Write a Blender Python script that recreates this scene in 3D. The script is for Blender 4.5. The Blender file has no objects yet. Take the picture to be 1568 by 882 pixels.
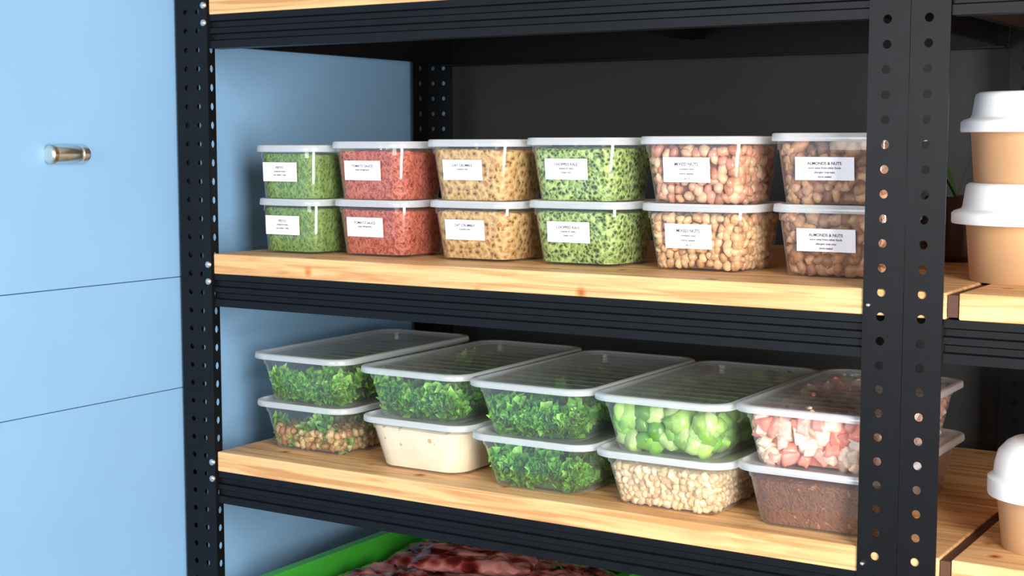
import bpy, bmesh, math, random
from mathutils import Vector, Matrix, noise
random.seed(7)
sc = bpy.context.scene
COL = sc.collection

# ------------------------------------------------------------------ materials
def newmat(name):
    m = bpy.data.materials.new(name); m.use_nodes = True
    nt = m.node_tree; nt.nodes.clear()
    out = nt.nodes.new('ShaderNodeOutputMaterial')
    return m, nt, out
def rgba(c): return (c[0], c[1], c[2], 1)
def simple(name, col, rough=.5, metal=0, spec=.5, var=.0, vscale=8, bump=0, bscale=60, col2=None, detail=4):
    m, nt, out = newmat(name)
    b = nt.nodes.new('ShaderNodeBsdfPrincipled')
    b.inputs['Base Color'].default_value = rgba(col)
    b.inputs['Roughness'].default_value = rough
    b.inputs['Metallic'].default_value = metal
    b.inputs['Specular IOR Level'].default_value = spec
    tc = nt.nodes.new('ShaderNodeTexCoord')
    nz = nt.nodes.new('ShaderNodeTexNoise'); nz.inputs['Scale'].default_value = vscale; nz.inputs['Detail'].default_value = detail
    nt.links.new(tc.outputs['Object'], nz.inputs['Vector'])
    cr = nt.nodes.new('ShaderNodeValToRGB')
    c2 = col2 if col2 else tuple(max(0, c*(1-var)) for c in col)
    cr.color_ramp.elements[0].position = .35; cr.color_ramp.elements[0].color = rgba(c2)
    cr.color_ramp.elements[1].position = .65; cr.color_ramp.elements[1].color = rgba(col)
    nt.links.new(nz.outputs['Fac'], cr.inputs['Fac'])
    nt.links.new(cr.outputs['Color'], b.inputs['Base Color'])
    if bump:
        n2 = nt.nodes.new('ShaderNodeTexNoise'); n2.inputs['Scale'].default_value = bscale; n2.inputs['Detail'].default_value = 3
        nt.links.new(tc.outputs['Object'], n2.inputs['Vector'])
        bp = nt.nodes.new('ShaderNodeBump'); bp.inputs['Strength'].default_value = bump; bp.inputs['Distance'].default_value = .003
        nt.links.new(n2.outputs['Fac'], bp.inputs['Height']); nt.links.new(bp.outputs['Normal'], b.inputs['Normal'])
    nt.links.new(b.outputs['BSDF'], out.inputs['Surface'])
    return m

def plastic(name, tint, body, rough, dcol=(.9, .94, .97), edge=.35, refl=.7, base=.055):
    m, nt, out = newmat(name)
    tr = nt.nodes.new('ShaderNodeBsdfTransparent'); tr.inputs['Color'].default_value = rgba(tint)
    df = nt.nodes.new('ShaderNodeBsdfDiffuse'); df.inputs['Color'].default_value = rgba(dcol)
    tl = nt.nodes.new('ShaderNodeBsdfTranslucent'); tl.inputs['Color'].default_value = rgba(dcol)
    md = nt.nodes.new('ShaderNodeMixShader'); md.inputs[0].default_value = .35
    nt.links.new(df.outputs[0], md.inputs[1]); nt.links.new(tl.outputs[0], md.inputs[2])
    m1 = nt.nodes.new('ShaderNodeMixShader')
    nt.links.new(tr.outputs[0], m1.inputs[1]); nt.links.new(md.outputs[0], m1.inputs[2])
    lw = nt.nodes.new('ShaderNodeLayerWeight'); lw.inputs['Blend'].default_value = .5
    p1 = nt.nodes.new('ShaderNodeMath'); p1.operation = 'POWER'; p1.inputs[1].default_value = 3
    nt.links.new(lw.outputs['Facing'], p1.inputs[0])
    mr = nt.nodes.new('ShaderNodeMapRange'); mr.inputs[3].default_value = body; mr.inputs[4].default_value = min(1, body+edge)
    nt.links.new(p1.outputs[0], mr.inputs[0]); nt.links.new(mr.outputs[0], m1.inputs[0])
    gl = nt.nodes.new('ShaderNodeBsdfGlossy'); gl.inputs['Roughness'].default_value = rough; gl.inputs['Color'].default_value = (1, 1, 1, 1)
    p2 = nt.nodes.new('ShaderNodeMath'); p2.operation = 'POWER'; p2.inputs[1].default_value = 5
    nt.links.new(lw.outputs['Facing'], p2.inputs[0])
    m3 = nt.nodes.new('ShaderNodeMapRange'); m3.inputs[3].default_value = base; m3.inputs[4].default_value = refl
    nt.links.new(p2.outputs[0], m3.inputs[0])
    m2 = nt.nodes.new('ShaderNodeMixShader')
    nt.links.new(m3.outputs[0], m2.inputs[0]); nt.links.new(m1.outputs[0], m2.inputs[1]); nt.links.new(gl.outputs[0], m2.inputs[2])
    nt.links.new(m2.outputs[0], out.inputs['Surface'])
    return m

def food_paste(name, dark, mid, light, scale=90, hole=.5, rough=.45, speck=None, nmul=.8, coat=0, warp=.02, hi=1.0, sscale=70, sth=.2):
    m, nt, out = newmat(name)
    b = nt.nodes.new('ShaderNodeBsdfPrincipled'); b.inputs['Roughness'].default_value = rough
    b.inputs['Coat Weight'].default_value = coat; b.inputs['Coat Roughness'].default_value = .08
    tc = nt.nodes.new('ShaderNodeTexCoord')
    nz = nt.nodes.new('ShaderNodeTexNoise'); nz.inputs['Scale'].default_value = scale*.7; nz.inputs['Detail'].default_value = 3
    nt.links.new(tc.outputs['Object'], nz.inputs['Vector'])
    mx = nt.nodes.new('ShaderNodeMix'); mx.data_type = 'VECTOR'; mx.inputs[0].default_value = warp
    nt.links.new(tc.outputs['Object'], mx.inputs[4]); nt.links.new(nz.outputs['Color'], mx.inputs[5])
    vo = nt.nodes.new('ShaderNodeTexVoronoi'); vo.inputs['Scale'].default_value = scale
    nt.links.new(mx.outputs[1], vo.inputs['Vector'])
    ad = nt.nodes.new('ShaderNodeMath'); ad.operation = 'MULTIPLY_ADD'; ad.inputs[1].default_value = nmul
    nt.links.new(nz.outputs['Fac'], ad.inputs[0]); nt.links.new(vo.outputs['Distance'], ad.inputs[2])
    cr = nt.nodes.new('ShaderNodeValToRGB'); e = cr.color_ramp.elements
    e[0].position = hole-.02; e[0].color = rgba(dark)
    e[1].position = min(1, hi); e[1].color = rgba(light)
    x = e.new(min(.95, hole+.16)); x.color = rgba(mid)
    nt.links.new(ad.outputs[0], cr.inputs['Fac'])
    last = cr.outputs['Color']
    if speck:
        v2 = nt.nodes.new('ShaderNodeTexVoronoi'); v2.inputs['Scale'].default_value = sscale
        nt.links.new(mx.outputs[1], v2.inputs['Vector'])
        lt = nt.nodes.new('ShaderNodeMath'); lt.operation = 'LESS_THAN'; lt.inputs[1].default_value = sth
        nt.links.new(v2.outputs['Distance'], lt.inputs[0])
        mc = nt.nodes.new('ShaderNodeMix'); mc.data_type = 'RGBA'
        nt.links.new(lt.outputs[0], mc.inputs[0]); nt.links.new(last, mc.inputs[6]); mc.inputs[7].default_value = rgba(speck)
        last = mc.outputs[2]
    nt.links.new(last, b.inputs['Base Color'])
    bp = nt.nodes.new('ShaderNodeBump'); bp.inputs['Strength'].default_value = .7; bp.inputs['Distance'].default_value = .003
    nt.links.new(ad.outputs[0], bp.inputs['Height']); nt.links.new(bp.outputs['Normal'], b.inputs['Normal'])
    nt.links.new(b.outputs[0], out.inputs['Surface'])
    return m

def attr_mat(name, rough=.5, scale=150, var=.35, transl=0):
    m, nt, out = newmat(name)
    b = nt.nodes.new('ShaderNodeBsdfPrincipled'); b.inputs['Roughness'].default_value = rough
    at = nt.nodes.new('ShaderNodeAttribute'); at.attribute_name = 'col'
    tc = nt.nodes.new('ShaderNodeTexCoord')
    nz = nt.nodes.new('ShaderNodeTexNoise'); nz.inputs['Scale'].default_value = scale; nz.inputs['Detail'].default_value = 3
    nt.links.new(tc.outputs['Object'], nz.inputs['Vector'])
    mr = nt.nodes.new('ShaderNodeMapRange'); mr.inputs[1].default_value = .3; mr.inputs[2].default_value = .7
    mr.inputs[3].default_value = 1-var; mr.inputs[4].default_value = 1+var*.5
    nt.links.new(nz.outputs['Fac'], mr.inputs[0])
    vm = nt.nodes.new('ShaderNodeVectorMath'); vm.operation = 'SCALE'
    nt.links.new(at.outputs['Color'], vm.inputs[0]); nt.links.new(mr.outputs[0], vm.inputs[3])
    nt.links.new(vm.outputs[0], b.inputs['Base Color'])
    if transl:
        t = nt.nodes.new('ShaderNodeBsdfTranslucent'); nt.links.new(vm.outputs[0], t.inputs[0])
        mx = nt.nodes.new('ShaderNodeMixShader'); mx.inputs[0].default_value = transl
        nt.links.new(b.outputs[0], mx.inputs[1]); nt.links.new(t.outputs[0], mx.inputs[2]); nt.links.new(mx.outputs[0], out.inputs['Surface'])
    else:
        nt.links.new(b.outputs[0], out.inputs['Surface'])
    return m

def wood_mat(name, c1, c2):
    m, nt, out = newmat(name)
    b = nt.nodes.new('ShaderNodeBsdfPrincipled'); b.inputs['Roughness'].default_value = .5
    tc = nt.nodes.new('ShaderNodeTexCoord')
    mp = nt.nodes.new('ShaderNodeMapping'); mp.inputs['Scale'].default_value = (2.0, 30, 44)
    nt.links.new(tc.outputs['Object'], mp.inputs[0])
    nz = nt.nodes.new('ShaderNodeTexNoise'); nz.inputs['Scale'].default_value = 2.2; nz.inputs['Detail'].default_value = 6; nz.inputs['Distortion'].default_value = .8
    nt.links.new(mp.outputs[0], nz.inputs['Vector'])
    cr = nt.nodes.new('ShaderNodeValToRGB'); e = cr.color_ramp.elements
    e[0].position = .36; e[0].color = rgba(c2); e[1].position = .58; e[1].color = rgba(c1)
    nt.links.new(nz.outputs['Fac'], cr.inputs['Fac'])
    vo = nt.nodes.new('ShaderNodeTexVoronoi'); vo.inputs['Scale'].default_value = 14
    nt.links.new(tc.outputs['Object'], vo.inputs['Vector'])
    kr = nt.nodes.new('ShaderNodeValToRGB'); k = kr.color_ramp.elements
    k[0].position = .03; k[0].color = (.20, .08, .03, 1)
    k[1].position = .17; k[1].color = (1, 1, 1, 1)
    q = k.new(.07); q.color = (.50, .28, .14, 1)
    q = k.new(.10); q.color = (.78, .55, .36, 1)
    nt.links.new(vo.outputs['Distance'], kr.inputs['Fac'])
    mu = nt.nodes.new('ShaderNodeMix'); mu.data_type = 'RGBA'; mu.blend_type = 'MULTIPLY'; mu.inputs[0].default_value = 1
    nt.links.new(cr.outputs[0], mu.inputs[6]); nt.links.new(kr.outputs[0], mu.inputs[7])
    nt.links.new(mu.outputs[2], b.inputs['Base Color'])
    nt.links.new(b.outputs[0], out.inputs['Surface'])
    return m

M = {}
M['blue'] = simple('blue_wall_paint', (.225, .415, .64), .55, var=.06, vscale=3)
M['char'] = simple('charcoal_wall', (.035, .037, .038), .7, var=.15, vscale=2)
M['floor'] = simple('concrete_floor', (.3, .3, .3), .6, var=.2, bump=.2)
M['black'] = simple('black_steel', (.0035, .004, .005), .42, spec=.22, var=.3, vscale=30)
M['wood'] = wood_mat('pine_wood', (.80, .47, .21), (.54, .26, .09))
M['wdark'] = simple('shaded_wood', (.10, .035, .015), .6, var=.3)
M['zinc'] = simple('zinc_bolt', (.7, .7, .68), .25, metal=1)
M['brass'] = simple('brushed_latch', (.78, .76, .68), .32, metal=1)
M['latchdark'] = simple('latch_core', (.50, .40, .24), .35, metal=1)
M['clear'] = plastic('clear_plastic', (.985, .99, .99), .03, .10, edge=.2, base=.06)
M['milky'] = plastic('milky_plastic', (.97, .98, .98), .055, .13, edge=.35, base=.055)
M['lid'] = plastic('frosted_lid_plastic', (.9, .93, .95), .62, .22)
M['lidg'] = plastic('grey_lid_plastic', (.84, .87, .88), .34, .18, (.55, .59, .60), edge=.3, refl=.5)
M['label'] = simple('paper_label', (.90, .88, .92), .7)
M['ink'] = simple('label_ink', (.03, .03, .05), .7)
M['kraft'] = simple('kraft_paper', (.50, .285, .14), .6, var=.08, vscale=20)
M['white'] = simple('white_plastic_lid', (.86, .87, .88), .3)
M['green'] = simple('green_plastic', (.05, .42, .04), .3)
M['terra'] = simple('dark_brown_pot', (.06, .022, .015), .35)
M['soil'] = simple('potting_soil', (.02, .012, .008), .9, bump=.5)
M['leaf'] = simple('leaf_green', (.06, .2, .04), .4)
M['attr'] = attr_mat('food_pieces')
M['attrs'] = attr_mat('food_pieces_glossy', rough=.25, scale=90, var=.2)
M['attrl'] = attr_mat('herb_leaves', rough=.38, scale=120, var=.25, transl=.25)

# ------------------------------------------------------------------ helpers
def mesh_obj(name, verts, faces, mat, parent=None, smooth=False, cols=None):
    me = bpy.data.meshes.new(name)
    me.from_pydata(verts, [], faces)
    if cols is not None:
        a = me.color_attributes.new('col', 'FLOAT_COLOR', 'POINT')
        flat = []
        for c in cols: flat += [c[0], c[1], c[2], 1]
        a.data.foreach_set('color', flat)
    bm = bmesh.new(); bm.from_mesh(me); bmesh.ops.recalc_face_normals(bm, faces=bm.faces); bm.to_mesh(me); bm.free()
    if smooth: me.polygons.foreach_set('use_smooth', [True]*len(me.polygons))
    me.materials.append(mat)
    o = bpy.data.objects.new(name, me); COL.objects.link(o)
    if parent: o.parent = parent
    return o
def empty(name, loc=(0, 0, 0), rz=0):
    e = bpy.data.objects.new(name, None); COL.objects.link(e); e.location = loc; e.rotation_euler = (0, 0, rz)
    e.empty_display_size = .05
    return e
def box(name, x0, x1, y0, y1, z0, z1, mat, parent=None, bev=0):
    v = [(x, y, z) for x in (x0, x1) for y in (y0, y1) for z in (z0, z1)]
    f = [(0, 1, 3, 2), (4, 6, 7, 5), (0, 4, 5, 1), (2, 3, 7, 6), (0, 2, 6, 4), (1, 5, 7, 3)]
    o = mesh_obj(name, v, f, mat, parent)
    if bev:
        b = o.modifiers.new('b', 'BEVEL'); b.width = bev; b.segments = 2
    return o
def rrect(w, d, r, n=6):
    pts = []
    r = min(r, w/2-.0005, d/2-.0005)
    for cx, cy, a0 in ((w/2-r, d/2-r, 0), (-w/2+r, d/2-r, 90), (-w/2+r, -d/2+r, 180), (w/2-r, -d/2+r, 270)):
        for i in range(n+1):
            a = math.radians(a0+90*i/n)
            pts.append((cx+r*math.cos(a), cy+r*math.sin(a)))
    return pts
def loft(name, levels, mat, parent, cap0=True, cap1=False, n=8, smooth=True, fn=None):
    vs = []; fs = []
    k = 4*(n+1)
    for z, w, d, r in levels:
        for p in rrect(w, d, r, n):
            v = (p[0], p[1], z)
            if fn: v = fn(v)
            vs.append(v)
    for l in range(len(levels)-1):
        for i in range(k):
            j = (i+1) % k
            fs.append((l*k+i, l*k+j, (l+1)*k+j, (l+1)*k+i))
    if cap0: fs.append(tuple(range(k))[::-1])
    if cap1: fs.append(tuple((len(levels)-1)*k+i for i in range(k)))
    o = mesh_obj(name, vs, fs, mat, parent, smooth)
    if smooth:
        o.data.set_sharp_from_angle(angle=math.radians(50))
    return o
def lathe(name, prof, mat, parent, seg=48, loc=(0, 0, 0)):
    vs = []; fs = []
    for r, z in prof:
        for i in range(seg):
            a = 2*math.pi*i/seg
            vs.append((loc[0]+r*math.cos(a), loc[1]+r*math.sin(a), loc[2]+z))
    for l in range(len(prof)-1):
        for i in range(seg):
            j = (i+1) % seg
            fs.append((l*seg+i, l*seg+j, (l+1)*seg+j, (l+1)*seg+i))
    fs.append(tuple(range(seg))[::-1]); fs.append(tuple((len(prof)-1)*seg+i for i in range(seg)))
    o = mesh_obj(name, vs, fs, mat, parent, True)
    o.data.set_sharp_from_angle(angle=math.radians(45))
    return o
def extr_x(name, prof, x0, x1, mat, parent):
    n = len(prof); vs = [(x0, y, z) for y, z in prof]+[(x1, y, z) for y, z in prof]
    fs = [(i, (i+1) % n, n+(i+1) % n, n+i) for i in range(n)]+[tuple(range(n)), tuple(range(2*n-1, n-1, -1))]
    return mesh_obj(name, vs, fs, mat, parent)

def flange(name, u0, u1, z0, z1, cols, pitch, r, tofn, parent, thick=.002, oval=1.0):
    vs = []; fs = []
    edges = [u0]
    for a, b in zip(cols[:-1], cols[1:]): edges.append((a+b)/2)
    edges.append(u1)
    n = int((z1-z0)/pitch)
    K = 16
    for ci, c in enumerate(cols):
        a, b = edges[ci], edges[ci+1]
        for k in range(n):
            za = z0+k*pitch; zb = za+pitch; zc = (za+zb)/2
            base = len(vs)
            outer = []; inner = []
            for i in range(K):
                t = 2*math.pi*i/K+math.pi/4
                dx, dz = math.cos(t), math.sin(t)
                s = 1/max(abs(dx), abs(dz))
                ux = dx*s; uz = dz*s
                outer.append((c+(ux*(b-c) if ux > 0 else ux*(c-a)), zc+uz*pitch/2))
                inner.append((c+r*dx, zc+r*oval*dz))
            for p in outer+inner: vs.append(tofn(*p))
            for i in range(K):
                j = (i+1) % K
                fs.append((base+i, base+j, base+K+j, base+K+i))
    o = mesh_obj(name, vs, fs, M['black'], parent)
    bm = bmesh.new(); bm.from_mesh(o.data); bmesh.ops.remove_doubles(bm, verts=bm.verts, dist=1e-5); bmesh.ops.recalc_face_normals(bm, faces=bm.faces); bm.to_mesh(o.data); bm.free()
    s = o.modifiers.new('s', 'SOLIDIFY'); s.thickness = thick; s.offset = 0
    return o

# ------------------------------------------------------------------ room
WX = -.078
SPL = .03
wl = empty('wall_left')
box('panel_rear', WX-.05, WX, SPL+.001, .80, 0, 2.6, M['blue'], wl)
for i, (a, b) in enumerate(((0, .70), (.70, 1.0705), (1.0705, 1.258), (1.258, 1.95), (1.95, 2.6))):
    box('panel_%d' % i, WX-.05, WX+.001, -3.2, SPL, a+.0005, b-.0005, M['blue'], wl, bev=.001)
box('panel_backing', WX-.06, WX-.05, -3.2, .80, 0, 2.6, M['blue'], wl)
box('wall_back', WX-.06, 4.0, .80, .86, 0, 2.6, M['char'])
box('floor', WX-.06, 4.0, -3.2, .86, -.05, 0, M['floor'])

la = empty('cabinet_latch', (WX+.001, -.24, 1.464))
o = loft('base_plate', [(0, .066, .018, .006), (.002, .066, .018, .006), (.003, .064, .016, .005)], M['brass'], la, cap1=True)
o.rotation_euler = Matrix(((0, 0, 1), (1, 0, 0), (0, 1, 0))).to_euler()
o = lathe('barrel', [(.009, -.036), (.0125, -.035), (.0137, -.033), (.0137, .020), (.0128, .021), (.0125, .0235), (.0137, .0245), (.0137, .034), (.0125, .037), (.004, .037)], M['brass'], la, 40)
o.rotation_euler = (math.radians(-90), 0, 0); o.location = (.009, 0, 0)
o = lathe('core', [(.0140, -.0325), (.0140, -.026)], M['latchdark'], la, 40)
o.rotation_euler = (math.radians(-90), 0, 0); o.location = (.009, 0, 0)

# ------------------------------------------------------------------ shelving
Z1, Z2, Z3, ZT = 1.30, .9697, .655, 1.7206
PITCH = .0305
def shelf_levels(par, xa, xb, xw0, xw1, DP=.69):
    prof = [(.001, 0), (.001, -.010), (.005, -.012), (.005, -.020), (.001, -.022), (.001, -.030), (.005, -.032), (.005, -.040), (.001, -.042), (.001, -.054), (.03, -.054), (.03, -.051), (.010, -.051), (.010, 0)]
    for n, z in (('low', Z3), ('mid', Z2), ('main', Z1), ('top', ZT)):
        zb = z-.033
        extr_x('beam_front_'+n, [(y, zb+zz) for y, zz in prof], xa, xb, M['black'], par)
        extr_x('beam_rear_'+n, [(DP-y, zb+zz) for y, zz in prof], xa, xb, M['black'], par)
        box('beam_side_a_'+n, xa, xa+.012, .012, DP-.012, zb-.05, zb, M['black'], par)
        box('beam_side_b_'+n, xb-.012, xb, .012, DP-.012, zb-.05, zb, M['black'], par)
        box('cross_bar_'+n, (xa+xb)/2-.015, (xa+xb)/2+.015, .012, DP-.012, zb-.02, zb-.001, M['black'], par)
        box('plank_front_'+n, xw0, xw1, .0, .2965, zb, z, M['wood'], par, bev=.002)
        box('plank_rear_'+n, xw0, xw1, .2985, DP, zb, z, M['wood'], par, bev=.002)
def post(par, nm, xa, xb, cols, y, r=.0055, z1=2.135):
    flange('post_face_'+nm, xa, xb, 0, z1, cols, PITCH, r, lambda u, z: (u, y, z), par)
def side(par, nm, x, ya, yb, cols, z1=2.135, r=.0055, ov=1.0):
    flange('post_side_'+nm, ya, yb, 0, z1, cols, PITCH, r, lambda u, z: (x, u, z), par, oval=ov)

u1 = empty('metal_shelving_unit')
shelf_levels(u1, 0.0, 1.10, 0.002, 1.2035)
post(u1, 'fl', -.068, 0, [-.047, -.021], -.002, r=.0045)
side(u1, 'fl_outer', -.067, -.002, .045, [.022])
side(u1, 'fl_lip', 0.0, -.002, .014, [.006], r=.0042, ov=1.5)
post(u1, 'rl', -.062, 0, [-.047, -.021], .70, r=.0045)
side(u1, 'rl_outer', -.061, .65, .70, [.675])
post(u1, 'fr', 1.10, 1.1512, [1.123], -.002)
post(u1, 'rr', 1.10, 1.1512, [1.125], .70)
def bolt(par, x, y, z, r=.006):
    o = lathe('bolt', [(r, 0), (r, .002), (r*.8, .004), (r*.3, .005)], M['zinc'], par, 16)
    o.location = (x, y, z); o.rotation_euler = (math.radians(90), 0, 0)
for z in (Z1, Z2, ZT, Z3):
    for dz in (-.018, -.046):
        bolt(u1, -.006, -.003, z+dz)
    bolt(u1, 1.108, -.003, z-.02, .003)
u2 = empty('metal_shelving_unit')
shelf_levels(u2, 1.20, 2.35, 1.2185, 2.35)
post(u2, 'fl', 1.1518, 1.20, [1.174], -.002)
post(u2, 'rl', 1.1518, 1.20, [1.176], .70)
post(u2, 'fr', 2.35, 2.40, [2.375], -.002)
post(u2, 'rr', 2.35, 2.40, [2.375], .70)
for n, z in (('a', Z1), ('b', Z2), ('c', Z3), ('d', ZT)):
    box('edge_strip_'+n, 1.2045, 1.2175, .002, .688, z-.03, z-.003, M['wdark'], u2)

# ------------------------------------------------------------------ item templates
def ico(sub=2):
    bm = bmesh.new(); bmesh.ops.create_icosphere(bm, subdivisions=sub, radius=1)
    v = [x.co.copy() for x in bm.verts]; f = [tuple(w.index for w in q.verts) for q in bm.faces]; bm.free(); return v, f
def dice():
    bm = bmesh.new(); bmesh.ops.create_cube(bm, size=1.6)
    bmesh.ops.bevel(bm, geom=list(bm.edges), offset=.35, segments=2, affect='EDGES', profile=.6)
    bm.verts.index_update()
    v = [x.co.copy() for x in bm.verts]; f = [tuple(w.index for w in q.verts) for q in bm.faces]; bm.free(); return v, f
def leaf(ph):
    """ruffled curly leaf: polar grid, lobed outline, frilled rim"""
    S = 18; R = 4; v = [Vector((0, 0, -.12))]; f = []
    for r in range(1, R+1):
        t = r/R
        for i in range(S):
            a = 2*math.pi*i/S
            rad = t*(1+.22*math.sin(5*a+ph)*t+.10*math.sin(9*a+2*ph)*t)
            z = .5*t*t*math.sin(5*a+ph+1.3)*.8+.28*t**3*math.sin(9*a+ph)-.12*(1-t)+.2*t*t
            v.append(Vector((rad*math.cos(a), rad*math.sin(a), z)))
    for i in range(S): f.append((0, 1+i, 1+(i+1) % S))
    for r in range(R-1):
        for i in range(S):
            j = (i+1) % S; f.append((1+r*S+i, 1+(r+1)*S+i, 1+(r+1)*S+j, 1+r*S+j))
    return v, f
T_ICO = ico(2); T_ICO1 = ico(1); T_DICE = dice(); T_LEAVES = [leaf(p) for p in (0, 1.1, 2.3, 4.0)]

class Acc:
    def __init__(s): s.v = []; s.f = []; s.c = []
    def add(s, T, pos, scl, col, rot=None, jit=0, rim=0):
        if rot is None:
            rot = Matrix.Rotation(random.uniform(0, 6.28), 3, 'X') @ Matrix.Rotation(random.uniform(0, 6.28), 3, 'Y') @ Matrix.Rotation(random.uniform(0, 6.28), 3, 'Z')
        b = len(s.v); off = Vector((random.uniform(-9, 9), random.uniform(-9, 9), 0))
        for q in T[0]:
            w = Vector((q.x*scl[0], q.y*scl[1], q.z*scl[2]))
            if jit: w *= 1+jit*noise.noise(q*1.6+off)
            p = rot @ w + Vector(pos); s.v.append(tuple(p))
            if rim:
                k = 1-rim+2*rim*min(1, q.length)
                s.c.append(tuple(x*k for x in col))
            else: s.c.append(col)
        for q in T[1]: s.f.append(tuple(b+i for i in q))
    def make(s, name, mat, par, smooth=True): return mesh_obj(name, s.v, s.f, mat, par, smooth, s.c)

def pick(pal):
    c = random.choice(pal); k = random.uniform(.8, 1.2)
    return tuple(min(1, x*k) for x in c)

def clampin(x, y, w, d, rc, m):
    hw, hd = w/2-m, d/2-m
    x = max(-hw, min(hw, x)); y = max(-hd, min(hd, y))
    r = max(rc-m, .001); cx, cy = hw-r, hd-r
    if abs(x) > cx and abs(y) > cy:
        ax, ay = abs(x)-cx, abs(y)-cy; L = math.hypot(ax, ay)
        if L > r: x = math.copysign(cx+ax*r/L, x); y = math.copysign(cy+ay*r/L, y)
    return x, y

def fill_core(par, g, top, mat, shrink=.0015, bump=.004, name='food'):
    w0, w1, d0, d1, h, rc = g
    lv = []
    n = 8
    for i in range(n+1):
        t = i/n; z = .004+(top-.004)*t; k = z/h
        lv.append((z, w0+(w1-w0)*k-2*shrink, d0+(d1-d0)*k-2*shrink, rc))
    W, D = lv[-1][1], lv[-1][2]
    for s in (.97, .85, .7, .5, .3, .12):
        lv.append((top+.002, W*s, D*s, max(.002, rc*s)))
    off = Vector((random.uniform(-50, 50), 0, 0))
    def fn(v):
        p = Vector(v)
        if p.z > top-.012:
            p.z += bump*noise.noise(Vector((p.x, p.y, 0))*45+off)
        return tuple(p)
    return loft(name, lv, mat, par, cap1=True, fn=fn)

def fill_pieces(par, g, top, T, size, pal, coremat, mat, aspect=(1, .8, .7), jit=.3, dens=1.2, name='food_pieces', inset=.92):
    w0, w1, d0, d1, h, rc = g
    s = size*1.55/dens
    A = Acc()
    nz = max(1, int((top)/s)+1)
    for k in range(nz):
        z = min(size*.8+.003+k*s*.85, top)
        kk = z/h; w = w0+(w1-w0)*kk; d = d0+(d1-d0)*kk
        nx = int(w/s)+1; ny = int(d/s)+1
        for i in range(nx):
            for j in range(ny):
                edge = i in (0, nx-1) or j in (0, ny-1)
                if not edge and k < nz-1: continue
                x = -w/2+(i+.5)*w/nx+random.uniform(-.3, .3)*s
                y = -d/2+(j+.5)*d/ny+random.uniform(-.3, .3)*s
                if edge:
                    if i == 0: x = -9
                    if i == nx-1: x = 9
                    if j == 0: y = -9
                    if j == ny-1: y = 9
                q = size*random.uniform(.75, 1.15)
                x, y = clampin(x, y, w, d, rc, q*inset*max(1, aspect[0])*(1+jit*.25)+.0008)
                zz = z+random.uniform(-.25, .25)*s
                zz = max(q*.8+.002, zz)
                A.add(T, (x, y, zz), tuple(q*a for a in aspect), pick(pal), None, jit)
    A.make(name, mat, par)
    fill_core(par, g, top-size*.3, coremat, shrink=size*1.0, bump=.002, name='food_core')

def fill_leaves(par, g, top, n, size, pal, coremat, name='herbs', mound=.6):
    w0, w1, d0, d1, h, rc = g
    A = Acc()
    off = Vector((random.uniform(-50, 50), 0, 0))
    for i in range(n):
        x = random.uniform(-.5, .5); y = random.uniform(-.5, .5)
        if random.random() < .42: y = -.5+random.random()*.10
        elif random.random() < .2: x = .5-random.random()*.1
        loc_top = top*(1-mound*.35+mound*noise.noise(Vector((x*w0*20, y*d0*20, 0))+off))
        z = loc_top*(random.uniform(.15, 1)**.7)
        q = size*random.uniform(.6, 1.25)
        z = max(q*.7+.003, min(z, h-.014))
        kk = z/h; w = w0+(w1-w0)*kk; d = d0+(d1-d0)*kk
        X, Y = clampin(x*w, y*d, w, d, rc, q*1.1)
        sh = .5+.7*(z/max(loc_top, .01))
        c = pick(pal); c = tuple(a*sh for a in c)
        rot = Matrix.Rotation(random.uniform(0, 6.28), 3, 'Z') @ Matrix.Rotation(random.uniform(0, 1.5), 3, 'X') @ Matrix.Rotation(random.uniform(0, 6.28), 3, 'Z')
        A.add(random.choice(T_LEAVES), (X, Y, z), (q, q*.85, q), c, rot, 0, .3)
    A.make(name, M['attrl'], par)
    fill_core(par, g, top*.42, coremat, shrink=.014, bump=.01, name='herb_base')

# ------------------------------------------------------------------ containers
def text(par, s, size, x, y, z, rx):
    cu = bpy.data.curves.new('print', 'FONT'); cu.body = s; cu.size = size; cu.align_x = 'CENTER'; cu.align_y = 'CENTER'
    cu.materials.append(M['ink']); cu.extrude = .00003; cu.offset = size*.015
    o = bpy.data.objects.new('label_print', cu); COL.objects.link(o); o.parent = par
    o.location = (x, y, z); o.rotation_euler = (rx, 0, 0)

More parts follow.
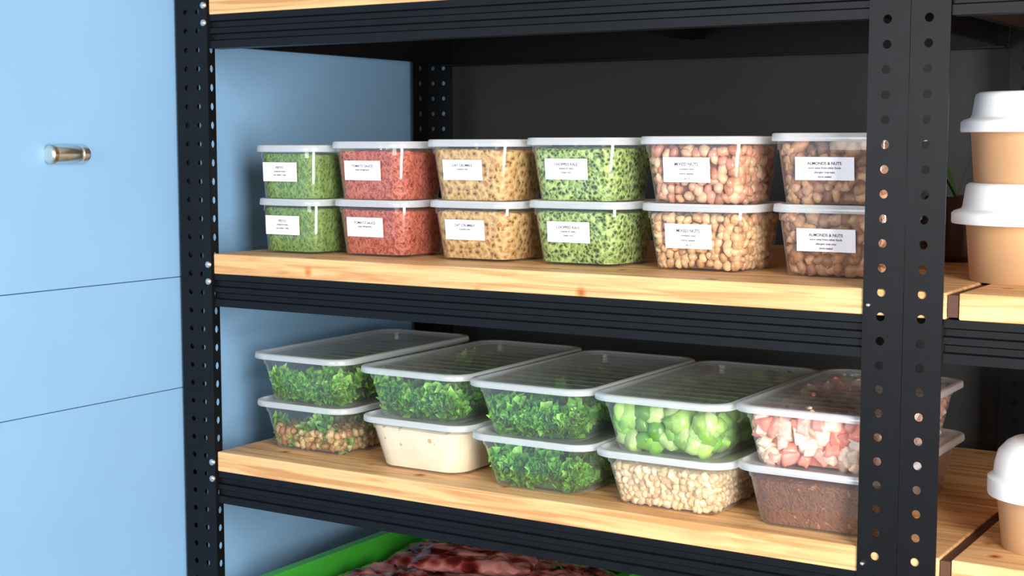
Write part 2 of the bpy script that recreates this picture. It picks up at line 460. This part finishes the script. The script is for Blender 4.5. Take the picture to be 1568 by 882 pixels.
def container(name, x, y, z, w0, w1, lw, d0, d1, ld, h, rc, panelmat, bodymat, refl_bars=False, rz=0, rim=.011):
    e = empty(name, (x+lw/2, y+ld/2, z), rz)
    hb = h-.004
    loft('body', [(.0008, w0-.012, d0-.012, rc-.004), (0, w0-.009, d0-.009, rc), (.0015, w0-.003, d0-.003, rc), (.005, w0, d0, rc),
                  (hb*.45, w0+(w1-w0)*.42, d0+(d1-d0)*.42, rc), (hb*.8, w0+(w1-w0)*.78, d0+(d1-d0)*.78, rc), (hb*.805, w0+(w1-w0)*.78+.003, d0+(d1-d0)*.78+.003, rc),
                  (hb-.002, w1, d1, rc), (hb-.001, lw-.006, ld-.006, rc+.003)], bodymat, e)
    bw = .005 if not refl_bars else .009
    lv = [(h-rim, lw-.001, ld-.001, rc+.006), (h-rim+.0015, lw, ld, rc+.006), (h-.0015, lw-.001, ld-.001, rc+.006), (h, lw-.004, ld-.004, rc+.005), (h, lw-2*bw, ld-2*bw, rc+.003)]
    loft('lid_rim', lv, M['lid'], e, cap0=False, cap1=False)
    loft('lid_panel', [(h, lw-2*bw, ld-2*bw, rc+.003), (h-.0035, lw-2*bw-.006, ld-2*bw-.006, rc)], panelmat, e, cap0=False, cap1=True)
    if refl_bars:  # thin raised bars imitate stripes of shelf slats reflected in the lid
        vs = []; fs = []
        n = 11
        for i in range(n):
            yy = -ld/2+ld*(i+1)/(n+1); b = len(vs); ww = lw/2-.022
            for dy, dz in ((-.003, -.00345), (-.001, -.0028), (.001, -.0028), (.003, -.00345)):
                vs.append((-ww, yy+dy, h+dz)); vs.append((ww, yy+dy, h+dz))
            for k in range(3): fs.append((b+2*k, b+2*k+1, b+2*k+3, b+2*k+2))
        mesh_obj('lid_refl_bars', vs, fs, M['milky'], e)
    return e, (w0, w1, d0, d1, hb, rc)

def label(e, g, cx, zc, w, hh, lines, ink=1):
    w0, w1, d0, d1, h, rc = g
    t = math.atan2((d1-d0)/2, h)
    yy = -(d0+(d1-d0)*zc/h)/2-.0022
    rx = math.radians(90)+t
    o = mesh_obj('label', [(-w/2, -hh/2, 0), (w/2, -hh/2, 0), (w/2, hh/2, 0), (-w/2, hh/2, 0)], [(0, 1, 2, 3)], M['label'], e)
    o.location = (cx, yy, zc); o.rotation_euler = (rx, 0, 0)
    for i, s in enumerate(lines):
        dz = hh*.22-i*hh*.19
        text(e, s, hh*(.18 if i == 0 else .125), cx, yy-.0003-math.sin(t)*dz, zc+dz, rx)

G = {}
G['pesto'] = food_paste('green_pesto', (.02, .055, .006), (.075, .16, .018), (.19, .30, .06), 150, .35, nmul=.55)
G['red'] = food_paste('tomato_sauce', (.13, .012, .005), (.34, .040, .018), (.52, .13, .07), 150, .36, nmul=.6, speck=(.14, .015, .006), sscale=130, sth=.22)
G['gran'] = food_paste('granola_mash', (.10, .035, .008), (.42, .22, .06), (.64, .43, .17), 120, .40, nmul=.5, warp=.012, speck=(.40, .16, .035), sscale=60, sth=.25)
G['curl'] = food_paste('chopped_kale', (.006, .016, .002), (.14, .24, .035), (.46, .56, .18), 165, .42, nmul=.35, warp=.012, hi=.95)
G['nutc'] = simple('nut_core', (.16, .07, .035), .8)
G['cream'] = food_paste('creamy_dip', (.60, .43, .24), (.74, .60, .40), (.80, .68, .50), 18, .25, .5, speck=(.55, .36, .16), sscale=40, sth=.14, warp=.03)
G['brown'] = food_paste('brown_mash', (.03, .008, .003), (.10, .028, .009), (.17, .055, .02), 160, .3, .6, (.32, .13, .05))
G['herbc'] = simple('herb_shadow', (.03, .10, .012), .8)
G['pinkc'] = simple('pink_core', (.6, .2, .16), .6)
G['riceC'] = simple('grain_core', (.62, .45, .26), .7)
NUT5 = [(.56, .27, .15), (.66, .37, .21), (.46, .18, .10), (.70, .43, .26), (.54, .23, .15)]
NUT5b = [(.62, .36, .17), (.70, .45, .23), (.52, .27, .12), (.68, .41, .2)]
NUT6 = [(.40, .19, .09), (.48, .25, .12), (.32, .135, .065), (.52, .29, .15)]
HERB = [(.10, .34, .02), (.16, .46, .04), (.26, .56, .09), (.06, .24, .015)]
PEP = [(.20, .42, .06), (.32, .54, .11), (.12, .30, .03), (.42, .58, .20)]
PINK = [(.84, .34, .26), (.88, .54, .42), (.90, .70, .56), (.82, .25, .18), (.88, .62, .46)]
GRAIN = [(.74, .54, .31), (.80, .62, .38), (.68, .46, .25)]

NAME = 'food_storage_container'
up = [
 (.0455, .068, .140, .118, .090, .091, 'pesto'),
 (.196, .088, .160, .130, .091, .096, 'red'),
 (.382, .098, .165, .130, .093, .097, 'gran'),
 (.5575, .108, .170, .134, .096, .0965, 'curl'),
 (.7475, .112, .178, .140, .096, .098, 'nut5'),
 (.948, .108, .182, .146, .099, .099, 'nut6')]
LBL = {'pesto': ['PESTO', 'prepared today', 'use within 3 days'], 'red': ['TOMATO SAUCE', 'keep refrigerated'], 'gran': ['OAT CRUMBLE', 'contains oats'],
       'curl': ['CHOPPED KALE', 'washed & ready', 'keep cool'], 'nut5': ['MIXED NUTS', 'contains nuts', 'store sealed', 'no. 5'],
       'nut6': ['ALMONDS & NUTS', 'store away from other foods', 'allergen: tree nuts', 'store sealed']}
for (bx, by, lw, bw, h1, h2, ty) in up:
    ld = lw*.92; bd = bw*.92
    zz = Z1
    for lev, h in enumerate((h1, h2)):
        e, g = container(NAME, bx-(lw-bw)/2-(.004 if lev else 0), by-(lw-bw)/2, zz, bw, lw-.014, lw, bd, ld-.014, ld, h, .028, M['lid'], M['clear'])
        top = h*(.80 if lev == 0 else .82)
        if ty in ('pesto', 'red', 'gran', 'curl'): fill_core(e, g, top, G[ty])
        elif ty == 'nut5': fill_pieces(e, g, top, T_ICO, .0115 if lev else .0095, NUT5 if lev else NUT5b, G['nutc'], M['attrs'], (1, .8, .62))
        else: fill_pieces(e, g, top, T_ICO, .0120, NUT6, G['nutc'], M['attr'], (1.1, .8, .7), .5)
        lwid = .072 if ty != 'nut6' else .082
        label(e, g, -.008, h*.52, lwid, .031 if ty != 'nut5' else .035, LBL[ty])
        zz += h-.0034

lo = [
 (.024, .048, .205, .155, .083, .083, ('mix', 'brocc')),
 (.262, .030, .212, .155, .083, .081, ('cream', 'herb')),
 (.482, .012, .214, .155, .081, .083, ('herb', 'herb')),
 (.696, .010, .214, .158, .080, .083, ('grain', 'pepper')),
 (.912, .012, .216, .165, .085, .082, ('brown', 'pink'))]
for (lx, ly, lw, bw, h1, h2, tys) in lo:
    ld = .395; zz = Z2
    for lev, h in enumerate((h1, h2)):
        ty = tys[lev]
        e, g = container(NAME, lx+(.004 if not lev else 0), ly, zz, bw, lw-.024, lw, ld-.05, ld-.02, ld, h, .032, M['lidg'] if lev else M['lid'], M['milky'], refl_bars=lev == 1, rim=.009)
        if ty == 'cream': fill_core(e, g, h*.80, G['cream'])
        elif ty == 'brown': fill_core(e, g, h*.76, G['brown'])
        elif ty == 'grain': fill_pieces(e, g, h*.76, T_ICO1, .008, GRAIN, G['riceC'], M['attr'], (1.1, .9, .7))
        elif ty == 'pepper': fill_pieces(e, g, h*.62, T_ICO, .019, PEP, G['herbc'], M['attrs'], (1.05, .9, .7), .45, 1.3, inset=.8)
        elif ty == 'pink': fill_pieces(e, g, h*.72, T_DICE, .0145, PINK, G['pinkc'], M['attrs'], (1.1, .9, .75), .5, 1.25, inset=.85)
        elif ty == 'herb': fill_leaves(e, g, h*.72, 620, .0135, HERB, G['herbc'])
        elif ty == 'brocc': fill_leaves(e, g, h*.66, 560, .0145, [(.18, .46, .05), (.30, .58, .11), (.10, .32, .03)], G['herbc'])
        elif ty == 'mix':
            fill_pieces(e, g, h*.38, T_ICO1, .010, [(.50, .28, .10), (.36, .17, .06), (.6, .42, .2)], G['nutc'], M['attr'])
            fill_leaves(e, g, h*.62, 240, .012, [(.10, .28, .03), (.2, .38, .08)], G['herbc'])
        zz += h-.0034

# ------------------------------------------------------------------ takeaway cups
def cup(x, y, z, rb, rt, hb, rl, hl, dome=False):
    e = empty('takeaway_cup', (x, y, z))
    lathe('cup_body', [(rb-.004, .002), (rb-.001, 0), (rb, .002), (rt, hb), (rt-.004, hb)], M['kraft'], e, 64)
    if dome:
        pr = [(rl-.001, hb-.006), (rl, hb-.003), (rl, hb+.016), (rl-.004, hb+.019), (rl-.007, hb+.021), (rl-.008, hb+.034), (rl-.012, hb+hl*.75), (rl-.022, hb+hl*.93), (rl-.03, hb+hl), (.005, hb+hl)]
    else:
        pr = [(rl-.001, hb-.004), (rl, hb-.002), (rl, hb+.009), (rl-.003, hb+.012), (rl-.012, hb+.015), (rl-.014, hb+.019), (rl-.017, hb+hl-.008), (rl-.018, hb+hl-.003), (rl-.022, hb+hl), (rl-.028, hb+hl), (rl-.03, hb+hl-.004), (.005, hb+hl-.004)]
    lathe('cup_lid', pr, M['white'], e, 64)
cup(1.25, .21, Z1, .073, .080, .080, .0985, .049)
cup(1.25, .21, Z1+.1252, .071, .077, .074, .090, .048)
cup(1.304, .116, Z2, .052, .061, .074, .072, .066, True)

pp = empty('potted_plant', (1.075, .50, Z1))
lathe('pot', [(.035, 0), (.05, .01), (.056, .05), (.05, .09), (.046, .1), (.042, .1), (.042, .09), (.005, .09)], M['terra'], pp)
lathe('soil', [(.041, .088), (.041, .094), (.005, .096)], M['soil'], pp)
for i, (dx, dy, H) in enumerate(((.055, .02, .15), (-.05, .04, .10), (-.03, -.05, .07))):
    vs = []; fs = []; n = 12
    sd = Vector((-dy, dx, 0)).normalized()
    for k in range(n+1):
        t = k/n; c = Vector((dx*t**1.4, dy*t**1.4, .09+H*t)); w = .003*math.sin(math.pi*min(1, t*.85+.12))+.0004
        vs += [tuple(c-sd*w), tuple(c+sd*w)]
    for k in range(n): fs.append((2*k, 2*k+1, 2*k+3, 2*k+2))
    mesh_obj('leaf_%d' % i, vs, fs, M['leaf'], pp, True)

# ------------------------------------------------------------------ bottom shelf: crate, green tray, meat
def tray(name, x0, x1, y0, y1, z, h, mat, t=.004, lip=.012, r=.02):
    e = empty(name, ((x0+x1)/2, (y0+y1)/2, z)); w = x1-x0; d = y1-y0
    loft('shell', [(0, w-.03, d-.03, r), (h-.004, w-2*lip, d-2*lip, r), (h-.004, w, d, r+lip), (h, w, d, r+lip), (h, w-2*lip-2*t, d-2*lip-2*t, r), (t, w-.03-2*t, d-.03-2*t, r)], mat, e, cap0=True, cap1=True)
    return e
tray('black_storage_crate', .004, .70, .02, .60, Z3, .066, M['black'], lip=.006)
tray('green_plastic_tray', .022, .56, .05, .56, Z3+.005, .082, M['green'], lip=.016)
MEAT = food_paste('packed_meat', (.05, .003, .004), (.19, .012, .014), (.50, .20, .18), 26, .58, .25, coat=1.0, hi=1.0)
def pack(x, y, z, w, d, h, rz, tilt=0):
    n = 36; vs = []; fs = []; off = Vector((random.uniform(-50, 50), 0, 0))
    for s in (1, -1):
        for i in range(n+1):
            for j in range(n+1):
                a = i/n*2-1; b = j/n*2-1
                q = max(0, (1-abs(a)**4)*(1-abs(b)**4))**.6
                inner = min(1, q)
                wr = noise.noise(Vector((a*3, b*3, s))+off)*.35+noise.noise(Vector((a*9, b*9, s))+off)*.22+noise.noise(Vector((a*20, b*14, s))+off)*.08
                zz = s*h/2*inner*(1+wr)+(.003*math.sin(25*a+20*b) if inner < .3 else 0)
                vs.append((a*w/2, b*d/2, zz))
    K = (n+1)**2
    for s in range(2):
        for i in range(n):
            for j in range(n):
                a = s*K+i*(n+1)+j; q = (a, a+1, a+n+2, a+n+1)
                fs.append(q if s else q[::-1])
    e = mesh_obj('meat_package', vs, fs, MEAT, None, True)
    e.location = (x, y, z); e.rotation_euler = (0, tilt, rz)
Zm = Z3+.033
pack(.17, .44, Zm+.015, .22, .15, .045, .2)
pack(.40, .44, Zm+.015, .20, .16, .045, -.15)
pack(.17, .25, Zm+.012, .22, .17, .045, -.1)
pack(.40, .25, Zm+.012, .20, .17, .045, .12)
pack(.27, .38, Zm+.048, .22, .15, .030, .35)

# ------------------------------------------------------------------ lights
def area(name, loc, tgt, sx, sy, power, col=(1, 1, 1)):
    l = bpy.data.lights.new(name, 'AREA'); l.shape = 'RECTANGLE'; l.size = sx; l.size_y = sy; l.energy = power; l.color = col
    o = bpy.data.objects.new(name, l); COL.objects.link(o); o.location = loc
    o.rotation_euler = (Vector(tgt)-Vector(loc)).to_track_quat('-Z', 'Y').to_euler()
area('studio_softbox', (2.9, -1.8, 1.5), (.5, .2, 1.15), .9, 2.2, 160, (1, .97, .93))
area('fill_light', (.6, -3.0, 1.7), (.6, .2, 1.1), 1.6, 1.0, 40, (1, .98, .96))  # added fill from the front to lift the shade, no known lamp
w = bpy.data.worlds.new('world'); sc.world = w; w.use_nodes = True
w.node_tree.nodes['Background'].inputs[0].default_value = (.97, .98, 1, 1)
w.node_tree.nodes['Background'].inputs[1].default_value = .42

# ------------------------------------------------------------------ camera
cam = bpy.data.cameras.new('camera'); co = bpy.data.objects.new('camera', cam); COL.objects.link(co)
cam.sensor_width = 36; cam.lens = 2270/1568*36; cam.clip_start = .05
F = Vector((-.5274, .8440, -.0976)).normalized(); R = Vector((.848, .53, 0)).normalized(); U = R.cross(F).normalized()
m = Matrix((( R.x, U.x, -F.x), (R.y, U.y, -F.y), (R.z, U.z, -F.z)))
co.rotation_euler = m.to_euler(); co.location = (1.7055, -1.8, 1.4816)
sc.camera = co
sc.view_settings.view_transform = 'Standard'
